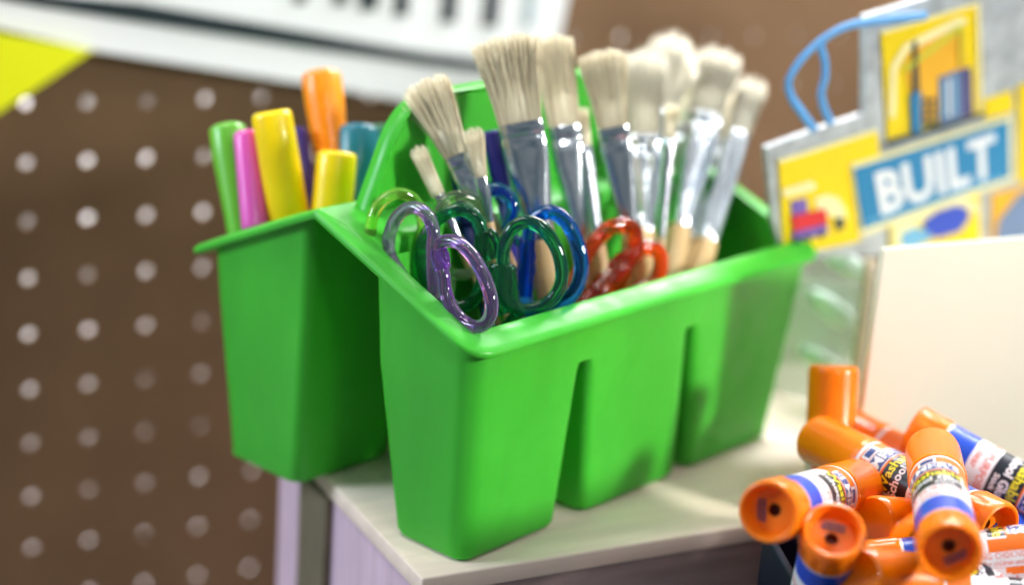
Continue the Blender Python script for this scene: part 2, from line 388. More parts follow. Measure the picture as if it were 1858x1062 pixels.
# ------------------------------------------------------------------ scissors
def z1(p): return [(650+x/2.95, 320+y/2.95) for x, y in p]
def scissors(label, mt, loops, pA, pB, tilt, a, b, knob=None, piv=None, mtb=None, extra=()):
    A3, B3 = at(*pA[0], pA[1]), at(*pB[0], pB[1]); n = (B3-A3).cross(UP+f_*tilt).normalized()
    if n.dot(f_) > 0: n = -n
    root = thing('scissors', label, 'scissors', group='childrens scissors standing handles up')
    p0 = (A3+B3)/2
    lows = []
    allp = []
    for i, lp in enumerate(loops):
        P3 = [on(x, y, p0 + n*(.0015 if i else -.0015), n) for x, y in z1(lp)]
        Pc = catmull(P3, True, 6)
        bm = bmesh.new(); tube(bm, Pc, a, b, n, True, 18)
        h = obj('handle', bm, mtb[i] if mtb else mt, root)
        lows.append(min(P3, key=lambda p: p.z)); allp += P3
        if knob and i < len(knob) and knob[i]:
            K = [on(x, y, p0 + n*(.0015 if i else -.0015), n) for x, y in z1(knob[i][0])]
            KK = catmull(K, False, 6); nk = len(KK)
            bm = bmesh.new(); tube(bm, KK, [knob[i][1]*(.25+.75*math.sin(math.pi*min(1, max(0, .12+.76*q/(nk-1))))**.5)*(1+.06*math.sin(q*2.1)) for q in range(nk)], b*1.02, n, False, 16)
            obj('bridge', bm, mtb[i] if mtb else mt, h)
    mid = (lows[0]+lows[1])/2
    zb = -52
    # keep blades inside the front cup
    lu = min(max((mid-CA).dot(CU)*1000, 16), 92); lv = min(max((mid-CA).dot(CV)*1000, 16), 36)
    if 44 < lu < 66: lu = 44 if lu < 56 else 68
    piv_ = cp(lu, lv, -14)
    tip = cp(lu, min(lv, 30), zb)
    side = (lows[1]-lows[0]).normalized()
    for i, lo in enumerate(lows):
        bm = bmesh.new()
        tube(bm, catmull([lo, lo*.6+piv_*.4, piv_], False, 6), a*.9, b, n, False, 12)
        obj('shank', bm, mtb[i] if mtb else mt, root)
        bm = bmesh.new(); q = n*(.0007 if i else -.0007)
        W = side*(.0035 if i else -.0035)
        prism(bm, [piv_+q-W, piv_+q+W, tip+q+W*.3, tip+q-W*.3], n, .0009)
        obj('blade', bm, STEEL, root, smooth=False)
    bm = bmesh.new(); tube(bm, [piv_-n*.0025, piv_+n*.0025], .002, .002, side, False, 12)
    obj('pivot_screw', bm, STEEL, root)
    return root
scissors('clear purple scissors in the front left corner of the caddy', PURPLE,
    [[(163, 400), (180, 270), (235, 190), (305, 168), (370, 210), (402, 300), (398, 400), (402, 520), (400, 660), (320, 640), (225, 520)],
     [(420, 420), (432, 372), (480, 345), (550, 365), (620, 440), (682, 560), (713, 680), (695, 770), (640, 806), (570, 782), (505, 710), (468, 620), (455, 520)]],
    ((735, 455), .5265), ((840, 510), .5125), .1, .0020, .0021, knob=[None, ([(432, 390), (440, 440), (450, 500)], .0034)])
scissors('clear dark green scissors between the purple and the blue pairs', DGREEN,
    [[(340, 450), (350, 340), (400, 262), (470, 200), (550, 178), (625, 215), (660, 300), (655, 420), (665, 560), (600, 680), (480, 690), (380, 590)],
     [(785, 360), (830, 275), (905, 243), (980, 272), (1042, 350), (1082, 450), (1088, 560), (1045, 650), (960, 705), (870, 712), (800, 680), (778, 590), (776, 460)]],
    ((820, 440), .535), ((965, 480), .533), .1, .0021, .0021, knob=[([(665, 300), (700, 360), (720, 440)], .0040), ([(775, 470), (770, 620), (800, 730)], .0050)])
scissors('clear lime yellow scissors at the back left of the front bin', LIME,
    [[(65, 330), (85, 200), (145, 118), (225, 90), (300, 125), (340, 210), (345, 330), (320, 430), (200, 500), (100, 440)],
     [(430, 240), (455, 145), (525, 105), (600, 118), (670, 175), (725, 250), (735, 370), (640, 500), (500, 520), (430, 400)]],
    ((720, 420), .5365), ((850, 430), .548), .1, .0018, .0019, mtb=[LIME, glassy('clear_pale_green_plastic', (0.55, 0.80, 0.40))])
scissors('clear blue scissors with one loop right of the dark green pair', CBLUE,
    [[(525, 300), (560, 180), (640, 95), (735, 68), (800, 105), (825, 180), (805, 270), (760, 400), (660, 520), (560, 460)],
     [(935, 240), (1010, 192), (1085, 215), (1148, 300), (1188, 420), (1192, 520), (1155, 620), (1080, 688), (985, 722), (905, 690), (895, 590), (905, 450), (915, 330)]],
    ((880, 400), .5535), ((1010, 470), .545), .1, .0024, .0022, knob=[([(850, 330), (860, 350), (880, 370)], .002), ([(905, 340), (900, 480), (890, 640)], .0032)])
scissors('clear orange red scissors at the right leaning over the rim', CRED,
    [[(1150, 600), (1210, 450), (1275, 340), (1350, 275), (1430, 262), (1482, 300), (1475, 380), (1415, 460), (1330, 570), (1240, 660), (1160, 690)],
     [(1440, 480), (1500, 400), (1560, 380), (1612, 415), (1618, 490), (1580, 570), (1500, 610), (1400, 650), (1390, 590)]],
    ((1110, 460), .571), ((1180, 480), .580), .1, .0026, .0025, knob=[([(1170, 715), (1300, 590), (1430, 430)], .0040), ([(1260, 700), (1360, 590), (1440, 470)], .0040)])

# ------------------------------------------------------------------ brushes
def rows(z, wx, wy, n=28, p=1.0):
    out = []
    for i in range(n):
        a = 2*math.pi*i/n; c, s = math.cos(a), math.sin(a)
        out.append(Vector((wx*math.copysign(abs(c)**p, c), wy*math.copysign(abs(s)**p, s), z)))
    return out
def inside(p, front=True):
    u, v, h = (p-CA).dot(CU)*1000, (p-CA).dot(CV)*1000, (p-CA).z*1000
    if h > 34: return True
    if h < -62: return False
    lo, hi = (13, 43) if front else (WD-43, WD-13)
    if h < -12:
        if not front: hi, lo = WD-14, WD-46
        if not any(a <= u <= b for a, b in ((14, 45), (67, 101), (122, 160))): return False
        lo, hi = (13, 36) if front else (WD-40, WD-13)
    return 12 < u < 166 and lo-4 < v < hi+4
def drop(B, ax, front=True, least=.012):
    l = least
    while l < .13 and inside(B-ax*(l+.002), front): l += .002
    return l
def brush(label, top, ft, fb, wt, wf, Dt, Df, Db, wb=None, thick=.35, mt=None, hairs=900, splay=1.0, twist=0, crimp=True, end=None, roundtop=.14):
    """top of the bristles, ferrule top, ferrule bottom in photo pixels with their depths; widths in pixels"""
    T, A, B = at(*top, Dt), at(*ft, Df), at(*fb, Db)
    ax = (T-B).normalized(); L = (T-A).length; Lf = (A-B).length
    W = wt*Dt/F/2; Wf = wf*Df/F/2; Wb = (wb or wf*.55)*Db/F/2
    z = ax; x = (X_ - z*X_.dot(z)).normalized(); x = Quaternion(z, R(twist)) @ x; y = z.cross(x)
    A2 = B + ax*(A-B).dot(ax); Lf = (A2-B).length; L = (T-A2).length
    root = thing('paintbrush', label, 'paintbrush', frame(A2, x, y, z), 'paintbrushes standing in the front bin')
    th = Wf*thick
    bm = bmesh.new()
    loft(bm, [rows(-.002, Wf*.93, th*.9, 20, .8), rows(L*.3, Wf*.97+(W-Wf)*.25, th*1.0, 20, .8), rows(L*.62, Wf*.9+(W-Wf)*.5, th*.8, 20, .8), rows(L*.85, (Wf*.9+(W-Wf)*.5)*.8, th*.45, 20, .8)], True, True)
    rnd = random.Random(hash(label) % 1000 if False else int(top[0]*7+top[1]))
    for k in range(hairs):
        s = rnd.uniform(-1, 1); q = rnd.uniform(-1, 1)
        bx, by = s*Wf*.96, q*th*.92*math.sqrt(max(.05, 1-s*s*.4))
        clump = math.sin(s*9+q*2+top[0])*.06
        tx = s*W*(.98+clump*.3)*splay + rnd.gauss(0, W*.05); ty = by*(1.2+.5*abs(q)) + rnd.gauss(0, W*.04)
        ll = L*(1-roundtop*abs(s)**2.4*.5)*(1.01-abs(rnd.gauss(0, .06)))*(1+clump*.5)
        if rnd.random() < .07: tx += rnd.gauss(0, W*.16); ll *= rnd.uniform(.9, 1.04)
        r = .000105 if wt > 50 else .00008
        prev = None; a0 = rnd.uniform(0, 6.28)
        for j in range(5):
            t = j/4; e = t**1.35
            c = Vector((bx+(tx-bx)*e, by+(ty-by)*e, ll*t)); rad = r*(1-.55*t)
            ring = [bm.verts.new(c+Vector((rad*math.cos(a0+2.094*i), rad*math.sin(a0+2.094*i), 0))) for i in range(3)]
            if prev:
                for i in range(3): bm.faces.new((prev[i], prev[(i+1) % 3], ring[(i+1) % 3], ring[i]))
            prev = ring
        bm.faces.new(prev)
    obj('bristles', bm, mt or BRIS, root)
    bm = bmesh.new(); g = .0003
    st = [(0, 1, 1), (-.0006, 1.02, 1.06), (-.0035, 1.02, 1.1)]
    if crimp: st += [(-.0040, .985, .95), (-.0050, .985, .95), (-.0055, 1.02, 1.1)]
    R_ = []
    for zz, a, b in st: R_.append(rows(zz, Wf*a, (th+g)*b, 28, .75))
    for k in range(1, 9):
        t = k/8; zz = -.0055-(Lf-.0055)*t; s = t*t*(3-2*t)
        R_.append(rows(zz, Wf*1.02+(Wb-Wf*1.02)*s, th*1.1+(Wb-th*1.1)*s, 28, .75+.25*s))
    R_.append(rows(-Lf-.0004, Wb*.97, Wb*.97, 28))
    loft(bm, [rows(-.0004, Wf*.9, th*.9, 28, .75)]+R_, False, False); obj('ferrule', bm, METAL, root, angle=50)
    # handle runs down into the bin
    zl = -(Lf+drop(B, ax))
    bm = bmesh.new(); h = -zl-Lf
    loft(bm, [circ(Wb*.93, -Lf+.001, 24), circ(Wb*1.0, -Lf-.002, 24), circ(Wb*1.12, -Lf-h*.25, 24), circ(Wb*1.0, -Lf-h*.6, 24), circ(Wb*.7, zl+.002, 24), circ(Wb*.3, zl, 24)], True, True)
    obj('handle', bm, WOOD, root)
    return root
brush('widest flat brush with long bristles, left of centre in the caddy', (915, 66), (944, 225), (982, 428), 122, 84, .548, .548, .562, thick=.25, hairs=1900, wb=52)
brush('flat brush with half hidden bristles just right of the widest brush', (1000, 66), (1020, 228), (1054, 430), 78, 62, .572, .570, .580, thick=.3, hairs=1200, wb=40, twist=14)
brush('flat brush with crimped shiny ferrule beside the tall blurred brush', (1090, 92), (1108, 232), (1145, 428), 88, 58, .572, .575, .585, thick=.35, hairs=1200, wb=40)
brush('pale blurred brush behind the crimped flat brush', (1166, 95), (1160, 246), (1172, 420), 90, 58, .625, .615, .605, mt=BRISP, hairs=800)
brush('largest pale blurred brush, tallest in the row of bristle tops', (1222, 66), (1205, 215), (1165, 420), 112, 44, .645, .63, .605, mt=BRISP, hairs=1000, thick=.8, wb=40, roundtop=.8, crimp=False)
brush('thin round brush with pale bristles in front of the largest brush', (1219, 188), (1216, 252), (1200, 430), 26, 22, .597, .597, .595, thick=.9, hairs=200, wb=16, crimp=False)
brush('upright pale brush with wide ferrule third from the right', (1307, 95), (1286, 212), (1232, 412), 82, 66, .655, .645, .628, hairs=900, wb=46, thick=.5, mt=BRISP)
brush('brownish shaded brush squeezed behind the two wide pale brushes', (1262, 105), (1248, 235), (1215, 420), 80, 60, .668, .655, .635, hairs=700, wb=40)
brush('rightmost brush with round ferrule and small pale bristles', (1366, 150), (1350, 252), (1284, 438), 58, 42, .66, .65, .628, hairs=700, wb=40, thick=.8, crimp=False, mt=BRISP)
brush('dull ferrule brush standing behind the rightmost pair', (1318, 165), (1312, 270), (1255, 430), 60, 50, .675, .668, .645, hairs=400)
brush('leftmost brush leaning left with broad grey bristles', (768, 145), (826, 282), (876, 385), 90, 50, .545, .548, .552, hairs=1000, wb=34, thick=.4)
brush('small brush low at the left leaning over the lime scissors', (755, 266), (796, 352), (830, 430), 32, 26, .545, .550, .550, hairs=260, wb=18, thick=.8, crimp=False)
brush('thin brush rising behind the blue scissors loop', (857, 232), (876, 322), (888, 400), 40, 24, .540, .540, .546, hairs=300, wb=16, thick=.9, crimp=False)
brush('narrow brush peeking between the two left flat brushes and crimped one', (1050, 195), (1062, 268), (1085, 430), 34, 28, .58, .58, .575, hairs=260, wb=22, thick=.8, crimp=False)

# ------------------------------------------------------------------ markers
def marker(label, top, bot, wt, Dt, Db, col, wb=None, name='marker', rnd=.25, Lc=.045, grp='markers standing in the rear bin', z0=None, flat=False):
    T, B = at(*top, Dt), at(*bot, Db); ax = (T-B).normalized()
    x = (X_-ax*X_.dot(ax)).normalized(); y = ax.cross(x)
    r = wt*Dt/F/2; rb = (wb or wt)*Db/F/2
    root = thing(name, label, 'marker', frame(T, x, y, ax), grp)
    m1 = mat('glossy_'+name+'_plastic', col, .33, sss=.25, noise=.05, coat=.2)
    L = (T-B).length
    bm = lathe([(r*.3, -.0004), (r*.8, -.0002), (r*.95, -.0009), (r, -.0022), (r*1.0, -.01), (r+(rb-r)*.8, -L*.8), (rb, -L), (rb*.98, -L-.001)], 36)
    obj('cap', bm, m1, root)
    low = drop(B, ax, 'rear' in grp, .006) if False else drop(B, ax, 'brushes' in grp, .006)
    bm = lathe([(rb*.8, -L+.001), (rb*.8, -L-low*.9), (rb*.6, -L-low)], 30); obj('barrel', bm, m1, root)
marker('light green marker at the far left of the rear bin', (412, 228), (440, 430), 68, .585, .578, (.13, .48, .03), 52)
marker('glossy pink marker between the green and tall yellow ones', (446, 238), (462, 412), 46, .576, .571, (.75, .10, .50), 48)
marker('tall bright yellow marker in the rear bin', (492, 200), (524, 396), 74, .570, .574, (.98, .68, 0.0), 76)
marker('dark violet marker mostly hidden behind the tall yellow one', (540, 232), (562, 400), 34, .592, .588, (.04, .015, .22), 34)
marker('orange marker standing highest above the rear bin', (582, 130), (604, 300), 72, .600, .596, (.95, .27, .0), 60)
marker('short yellow marker in front of the orange one', (612, 274), (600, 400), 74, .573, .573, (.98, .66, 0.0), 74)
marker('teal blue marker next to the green handle wall', (650, 230), (648, 380), 76, .597, .592, (.005, .16, .24), 70)
marker('dark green marker tucked beside the teal one', (694, 228), (690, 380), 50, .605, .600, (.01, .16, .07), 50)
marker('indigo felt pen behind the thin brush in the front bin', (890, 236), (914, 360), 34, .562, .563, (.03, .025, .32), 34, grp='pens among the brushes')
marker('dark blue pen behind the leftmost brush in the front bin', (828, 292), (850, 400), 34, .552, .556, (.015, .03, .22), 34, grp='pens among the brushes')

# ------------------------------------------------------------------ glue sticks
GL = .076
def polar(r, ang, z): return Vector((r*math.sin(ang), -r*math.cos(ang), z))     # ang 0 faces local -Y
def build_glue():
    parts = {}
    n = 96
    bm = bmesh.new(); rb = .0084
    def ribbed(z, r0, amp): return [Vector(((r0+amp*(abs(math.cos(12*math.pi*i/n))-.5))*math.cos(2*math.pi*i/n), (r0+amp*(abs(math.cos(12*math.pi*i/n))-.5))*math.sin(2*math.pi*i/n), z)) for i in range(n)]
    cc = lambda r, z: [Vector((r*math.cos(2*math.pi*i/n), r*math.sin(2*math.pi*i/n), z)) for i in range(n)]
    loft(bm, [cc(.0017, .0075), cc(.0018, .0052), cc(.0030, .0050), cc(.0060, .0048), cc(.0066, .0042), cc(.0069, .0010), cc(.0071, .0003), cc(.0076, .0), cc(.0082, .0003), cc(.0085, .0012),
              cc(.0085, .0035), ribbed(.0045, .0083, .0005), ribbed(.0095, .0083, .0007), cc(.0081, .0108), cc(.0078, .011)], True, False)
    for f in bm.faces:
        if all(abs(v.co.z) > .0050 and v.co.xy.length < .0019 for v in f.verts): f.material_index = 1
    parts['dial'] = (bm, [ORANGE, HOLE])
    # stamp in the recess
    bm = bmesh.new(); rnd = random.Random(3)
    for ln in range(2):
        x = -.0028
        while x < .0028:
            wd = rnd.uniform(.0004, .0008)
            box(bm, x, x+wd*.75, .0024+ln*.0013, .0034+ln*.0013-rnd.uniform(0, .0003), .00460, .0049); x += wd+.0002
    parts['date_stamp'] = (bm, [LNAVY])
    # label sleeve: bands and panels
    bm = bmesh.new(); r = .0079; N = 96
    zs = [.0105, .0118, .0212, .0292, .0400, .0500, .0515]
    def mi(z, a):
        if z < .0118: return 0
        if z < .0212: return 1
        fr = abs(a) < R(66)
        if z < .0292: return 0
        if z < .0400: return 2 if fr else (3 if a > R(160) or a < -R(150) else 0)
        if z < .0500:
            return 3
        return 0
    rings = [[polar(r, 2*math.pi*i/N-math.pi, z) for i in range(N)] for z in zs]
    V = [[bm.verts.new(p) for p in q] for q in rings]
    for a in range(len(zs)-1):
        for i in range(N):
            ang = 2*math.pi*(i+.5)/N-math.pi
            bm.faces.new((V[a][i], V[a][(i+1) % N], V[a+1][(i+1) % N], V[a+1][i])).material_index = mi((zs[a]+zs[a+1])/2, ang)
    # raised print
    def wrap(k, z0, a0=0.0): return lambda v: polar(r+k, a0+v.x/r, z0+v.y)
    def txt(s, size, z0, mi_, bold=0, sx=1.0, k=.00006, a0=0.0):
        Vv, Ff = text_mesh(s, size, bold, sx=sx); add_raw(bm, Vv, Ff, wrap(k, z0, a0), mi_)
    def patch(a0, a1, z0, z1, mi_, k=.00003, steps=24, skew=0):
        A = [bm.verts.new(polar(r+k, a0+(a1-a0)*i/steps, z0)) for i in range(steps+1)]
        B = [bm.verts.new(polar(r+k, a0+(a1-a0)*i/steps+skew, z1)) for i in range(steps+1)]
        for i in range(steps): bm.faces.new((A[i], A[i+1], B[i+1], B[i])).material_index = mi_
    txt('Washable', .0046, .0378, 4, .00010, 1.05); txt('School Glue', .0043, .0342, 0, .00014, .95); txt('Stick', .0024, .0312, 0, .00006, 1.3, a0=.55)
    txt('ALL-PURPOSE', .0034, .0268, 5, .00004, 1.0); txt('clear', .0032, .0234, 5, .00003, 1.1)
    patch(-R(64), R(64), .0407, .0461, 0); patch(-R(62), R(62), .0410, .0458, 6, .00006)
    txt("ELMER'S", .0050, .0434, 0, .00016, 1.05, .0001)
    patch(-R(20), R(20), .0463, .0494, 0, .00003); patch(-R(14), R(14), .0467, .0490, 6, .00006)
    # warning panel on the side, reading along the stick
    def side(s, size, amid, zmid, mi_, bold=0, sx=1.0):
        Vv, Ff = text_mesh(s, size, bold, sx=sx); add_raw(bm, Vv, Ff, lambda v: polar(r+.00009, amid-v.y/r, zmid+v.x), mi_)
    patch(R(74), R(150), .0240, .0500, 3, .00002)
    patch(R(74), R(104), .0240, .0345, 0, .00003, skew=-R(0)); patch(R(134), R(150), .0240, .0385, 0, .00003)
    patch(R(102), R(136), .0240, .0500, 5, .00004); patch(R(103), R(135), .0242, .0500, 0, .00006)
    side('WARNING: CHOKING HAZARD', .0023, R(111), .0392, 5, .00002, .78); side('Not for children under 3 yrs.', .0021, R(126), .0395, 5, .00001, .80)
    patch(R(154), R(206), .0250, .0480, 0, .00004)
    for q in range(7): patch(R(158), R(200), .0262+q*.003, .0268+q*.003, 5, .00007)
    parts['label_sleeve'] = (bm, [LWHITE, LBLUE, LBLACK, LORANGE, LYEL, LRED, LNAVY])
    bm = bmesh.new()
    loft(bm, [cc(.0079, .0514), cc(.00825, .0515), cc(.0083, .0525), cc(.0083, .0535), cc(.00815, .054), cc(.0081, .0735), cc(.0079, .0752), cc(.0072, .0760), cc(.003, .0760)], False, True)
    parts['cap'] = (bm, [ORCAP])
    return parts
glue_meshes = None
GD = .012
def glue(label, base, Db, tip, Dt, roll=0, tipfix=False):
    global glue_meshes
    Pb, Pt = at(*base, Db+GD), at(*tip, Dt+GD); z = (Pt-Pb).normalized()
    if tipfix: Pb = Pt - z*GL
    toc = (CAM-(Pb+z*.035)); y = -(toc - z*toc.dot(z)).normalized(); x = y.cross(z)
    q = Quaternion(z, R(roll)); x = q @ x; y = q @ y
    root = thing('glue_stick', label, 'glue stick', frame(Pb, x, y, z), 'glue sticks heaped in the dark box')
    if glue_meshes is None:
        glue_meshes = []
        for k, (bm, ms) in build_glue().items():
            o = obj(k, bm, ms, root, angle=40)
            if k == 'date_stamp': stamp = o
            elif k == 'dial': dial = o
            glue_meshes.append((k, o.data))
        stamp.parent = dial
    else:
        for k, me in glue_meshes:
            o = bpy.data.objects.new(k, me); COL.objects.link(o); o.parent = root
            if k == 'dial': dial = o
            if k == 'date_stamp': o.parent = dial
    return root
glue('glue stick tipped towards the viewer showing its full front label', (1724, 1006), .440, (1694, 832), .507, -16)
glue('leftmost glue stick with its hollow orange base facing out', (1393, 930), .452, (1560, 880), .520, 20)
glue('glue stick with hollow orange base up, right of the leftmost one', (1513, 962), .450, (1468, 1150), .500, 0)
glue('glue stick with orange cap pointing left above the leftmost base', (1765, 940), .497, (1476, 795), .548, 28, True)
glue('upright glue stick whose orange cap stands highest', (1494, 1100), .565, (1513, 664), .565, 180, True)
glue('glue stick lying in front of cream board with wide blue band', (1655, 780), .553, (1900, 912), .533, -14)
glue('glue stick under the wide blue band one, base at right', (1850, 938), .540, (1640, 835), .565, 160)
glue('glue stick in the middle showing only a short orange cap', (1800, 965), .530, (1582, 950), .496, 90, True)
glue('glue stick at the bottom centre with big orange cap', (1900, 1075), .500, (1557, 1050), .455, 90, True)
glue('glue stick at right showing the choking hazard warning strip', (1566, 1036), .490, (1870, 1003), .484, -110)
glue('glue stick in the bottom right corner, mostly cut off', (1630, 1085), .480, (1900, 1105), .473, -12)
glue('glue stick buried right of the leftmost one, orange end showing', (1700, 1000), .56, (1548, 925), .535, 90, True)

# dark box holding them
root = thing('storage_box', 'dark navy open plastic box holding the heap of glue sticks', 'box')
Q = at(1384, 966, .530); q0 = Vector((Q.x, Q.y, 0))
bu = Vector((math.cos(R(8)), math.sin(R(8)), 0)); bv = Vector((-math.sin(R(8)), math.cos(R(8)), 0))
BX = frame(Vector((Q.x, Q.y, 0))-bv*.10, bu, bv, UP)
zt = Q.z
def bwall(x0, x1, y0, y1, nm):
    b_ = bmesh.new(); box(b_, x0, x1, y0, y1, -.2195, zt, .0008, BX); obj(nm, b_, DARKBOX, root)
zt = Q.z
bwall(0, .003, 0, .10, 'side_wall'); bwall(.197, .20, 0, .10, 'side_wall'); bwall(.0031, .1969, 0, .003, 'front_wall'); bwall(.0031, .1969, .097, .10, 'back_wall')
b_ = bmesh.new(); box(b_, .0031, .1969, .0031, .0969, -.2195, -.216, 0, BX); obj('floor_panel', b_, DARKBOX, root)

# ------------------------------------------------------------------ cream box on the crate
CB = on(1604, 452, K0+KV*.006, -KV)
CM = frame(Vector((CB.x, CB.y, 0)), KU, KV, UP)
bm = bmesh.new(); box(bm, 0, .20, 0, .0022, 0, CB.z, .0006, CM)
tag(obj('cream_board', bm, CREAM), 'plain cream board standing upright at the right behind the glue sticks', 'board')
# wood strip beside it
PW = at(1578, 470, .64)
TAN = mat('pinkish_tan_wood', (.74, .64, .52), .6, noise=.15, nscale=40)
bm = bmesh.new(); box(bm, -.0015, .0030, -.0015, .0015, 0, PW.z, .0005, frame(Vector((PW.x, PW.y, 0)), KU, KV, UP))
tag(obj('wooden_strip', bm, TAN), 'narrow pinkish wooden strip standing against the left of the cream board', 'wood strip')

# ------------------------------------------------------------------ clear plastic wrap between caddy and cream box
CLEAR = mat('cloudy_clear_plastic', (.62, .70, .62), .25, alpha=.42, noise=.1, bump=.3, bscale=60)
STREAK = mat('milky_plastic', (.72, .85, .80), .3, noise=.05)
root = thing('plastic_bin', 'cloudy clear plastic bin with slanted milky ribs behind the caddy end', 'bin')
p1, p2 = at(1425, 480, .675), at(1640, 480, .655)
n = (p2-p1).cross(UP).normalized()
if n.dot(f_) > 0: n = -n
zt_ = p1.z-.004
bm = bmesh.new(); P4 = [Vector((p1.x, p1.y, .0005)), Vector((p2.x, p2.y, .0005)), Vector((p2.x, p2.y, zt_)), Vector((p1.x, p1.y, zt_))]
prism(bm, P4, -n, .0015); obj('front_wall', bm, CLEAR, root, smooth=False)
bm = bmesh.new(); prism(bm, [p - n*.035 for p in P4], -n, .0015); obj('back_wall', bm, CLEAR, root, smooth=False)
bm = bmesh.new(); prism(bm, [P4[0]-n*.0016, P4[0]-n*.0349, P4[3]-n*.0349, P4[3]-n*.0016], (p2-p1).normalized(), .0015); obj('side_wall', bm, CLEAR, root, smooth=False)
for a, b in (((1490, 448), (1592, 512)), ((1470, 528), (1560, 600)), ((1455, 632), (1535, 690)), ((1440, 750), (1500, 790))):
    bm = bmesh.new(); A_, B_ = on(*a, p1+n*.002, n), on(*b, p1+n*.002, n)
    tube(bm, [A_, A_*.7+B_*.3+n*.001, A_*.3+B_*.7+n*.001, B_], [.0015, .0042, .0045, .0018], .0016, n, False, 12); obj('rib', bm, STREAK, root)

# ------------------------------------------------------------------ cardboard construction sign
P1, P2 = at(1385, 262, .605), at(1858, 122, .660)
e1 = (P2-P1).normalized()
e2 = (Y_*1.0 + X_*.05 + f_*.55); e2 = (e2-e1*e2.dot(e1)).normalized()
SN = e2.cross(e1).normalized()
if SN.dot(f_) > 0: SN = -SN
SGREY = mat('grey_foil_card', (.42, .47, .50), .4, noise=.25, nscale=160)
SYEL = mat('sign_yellow', (.82, .62, .0), .5, noise=.04); SPALE = mat('sign_pale_yellow', (.85, .80, .42), .5, noise=.05)
SBLUE = mat('sign_blue', (.0, .19, .42), .5, noise=.05); SWHITE = mat('sign_white', (.75, .80, .84), .5, noise=.04)
SORANGE = mat('sign_amber', (.80, .43, .02), .5, noise=.08); SSLATE = mat('sign_slate_blue', (.12, .20, .36), .5, noise=.1)
SDARK = mat('sign_dark', (.02, .04, .05), .5, noise=.1); SRED = mat('sign_red', (.62, .02, .03), .5, noise=.05)
SVIO = mat('sign_violet', (.16, .10, .42), .5, noise=.05); SCOB = mat('sign_cobalt', (.01, .06, .50), .5, noise=.06); SSKY = mat('sign_sky', (.15, .42, .66), .5, noise=.05)
SLIME = mat('sign_lime', (.55, .62, .05), .5, noise=.05)
sign = thing('cardboard_sign', 'grey cardboard sign with yellow building site panels and the word BUILT', 'sign')
def sp(pts, k): return [on(x, y, P1+SN*(k*.001), SN) for x, y in pts]
def plate(name, pts, mt, k, t=.0007, parent=None):
    b_ = bmesh.new(); prism(b_, sp(pts, k), SN, t); return obj(name, b_, mt, parent or sign, smooth=False)
plate('backing', [(1382, 264), (1470, 232), (1560, 203), (1560, 26), (1640, 2), (1800, -45), (1920, -80), (1920, 475), (1600, 460), (1415, 462), (1395, 400)], SGREY, -2.4, .0024)
pn = plate('tower_panel', [(1597, 60), (1776, 6), (1781, 185), (1781, 205), (1608, 252)], SYEL, .2)
plate('amber_sky', [(1640, 115), (1655, 90), (1745, 42), (1752, 120), (1740, 140), (1700, 190), (1700, 215), (1660, 225)], SORANGE, 1.1, .0003, pn)
plate('outline', [(1612, 215), (1616, 120), (1640, 80), (1740, 30), (1752, 32), (1752, 42), (1646, 92), (1626, 126), (1624, 210)], SPALE, 1.1, .0003, pn)
plate('crane_mast', [(1656, 75), (1663, 73), (1668, 170), (1655, 172)], SDARK, 1.5, .0003, pn)
plate('crane_base', [(1652, 170), (1670, 165), (1671, 238), (1655, 243)], SBLUE, 1.9, .0003, pn)
plate('crane_boom', [(1640, 122), (1744, 44), (1745, 52), (1642, 130)], SLIME, 1.5, .0003, pn)
plate('crane_hook_line', [(1741, 46), (1745, 45), (1746, 118), (1742, 119)], SLIME, 1.9, .0003, pn)
for i in range(4):
    for j in range(2):
        x, y = 1674+j*14, 178+i*14
        plate('scaffold_bay', [(x, y), (x+9, y-3), (x+9, y+7), (x, y+10)], SDARK, 1.5, .0003, pn)
plate('office_block', [(1703, 140), (1742, 125), (1744, 214), (1704, 226)], SSLATE, 1.5, .0003, pn)
plate('office_block_side', [(1742, 125), (1762, 121), (1765, 207), (1744, 213)], mat('sign_dusk', (.07, .07, .20), .5, noise=.1), 1.55, .0003, pn)
plate('ground_line', [(1608, 256), (1720, 222), (1784, 203), (1784, 211), (1720, 232), (1610, 266)], SDARK, 2.0, .0003, pn)
pn = plate('truck_panel', [(1411, 293), (1590, 236), (1596, 300), (1550, 318), (1560, 436), (1440, 462), (1420, 448)], SYEL, .2)
plate('outline', [(1416, 345), (1470, 328), (1480, 334), (1478, 344), (1424, 358)], SPALE, 1.1, .0003, pn)
plate('smoke', [(1478, 360), (1500, 352), (1520, 358), (1534, 380), (1534, 398), (1505, 392), (1480, 376)], SPALE, 1.1, .0003, pn)
plate('truck_cab', [(1434, 366), (1462, 358), (1466, 386), (1438, 394)], SVIO, 1.2, .0003, pn)
plate('truck_body', [(1436, 392), (1498, 378), (1502, 412), (1440, 426)], SRED, 1.6, .0003, pn)
plate('truck_chassis', [(1438, 422), (1500, 406), (1502, 424), (1440, 438)], SVIO, 2.0, .0003, pn)
plate('shrub', [(1514, 396), (1530, 392), (1532, 414), (1516, 418)], SDARK, 1.2, .0003, pn)
pn = plate('word_plate', [(1542, 298), (1834, 207), (1838, 326), (1560, 428)], SPALE, 1.0)
plate('word_field', [(1549, 306), (1829, 218), (1832, 320), (1565, 416)], SBLUE, 1.8, .0004, pn)
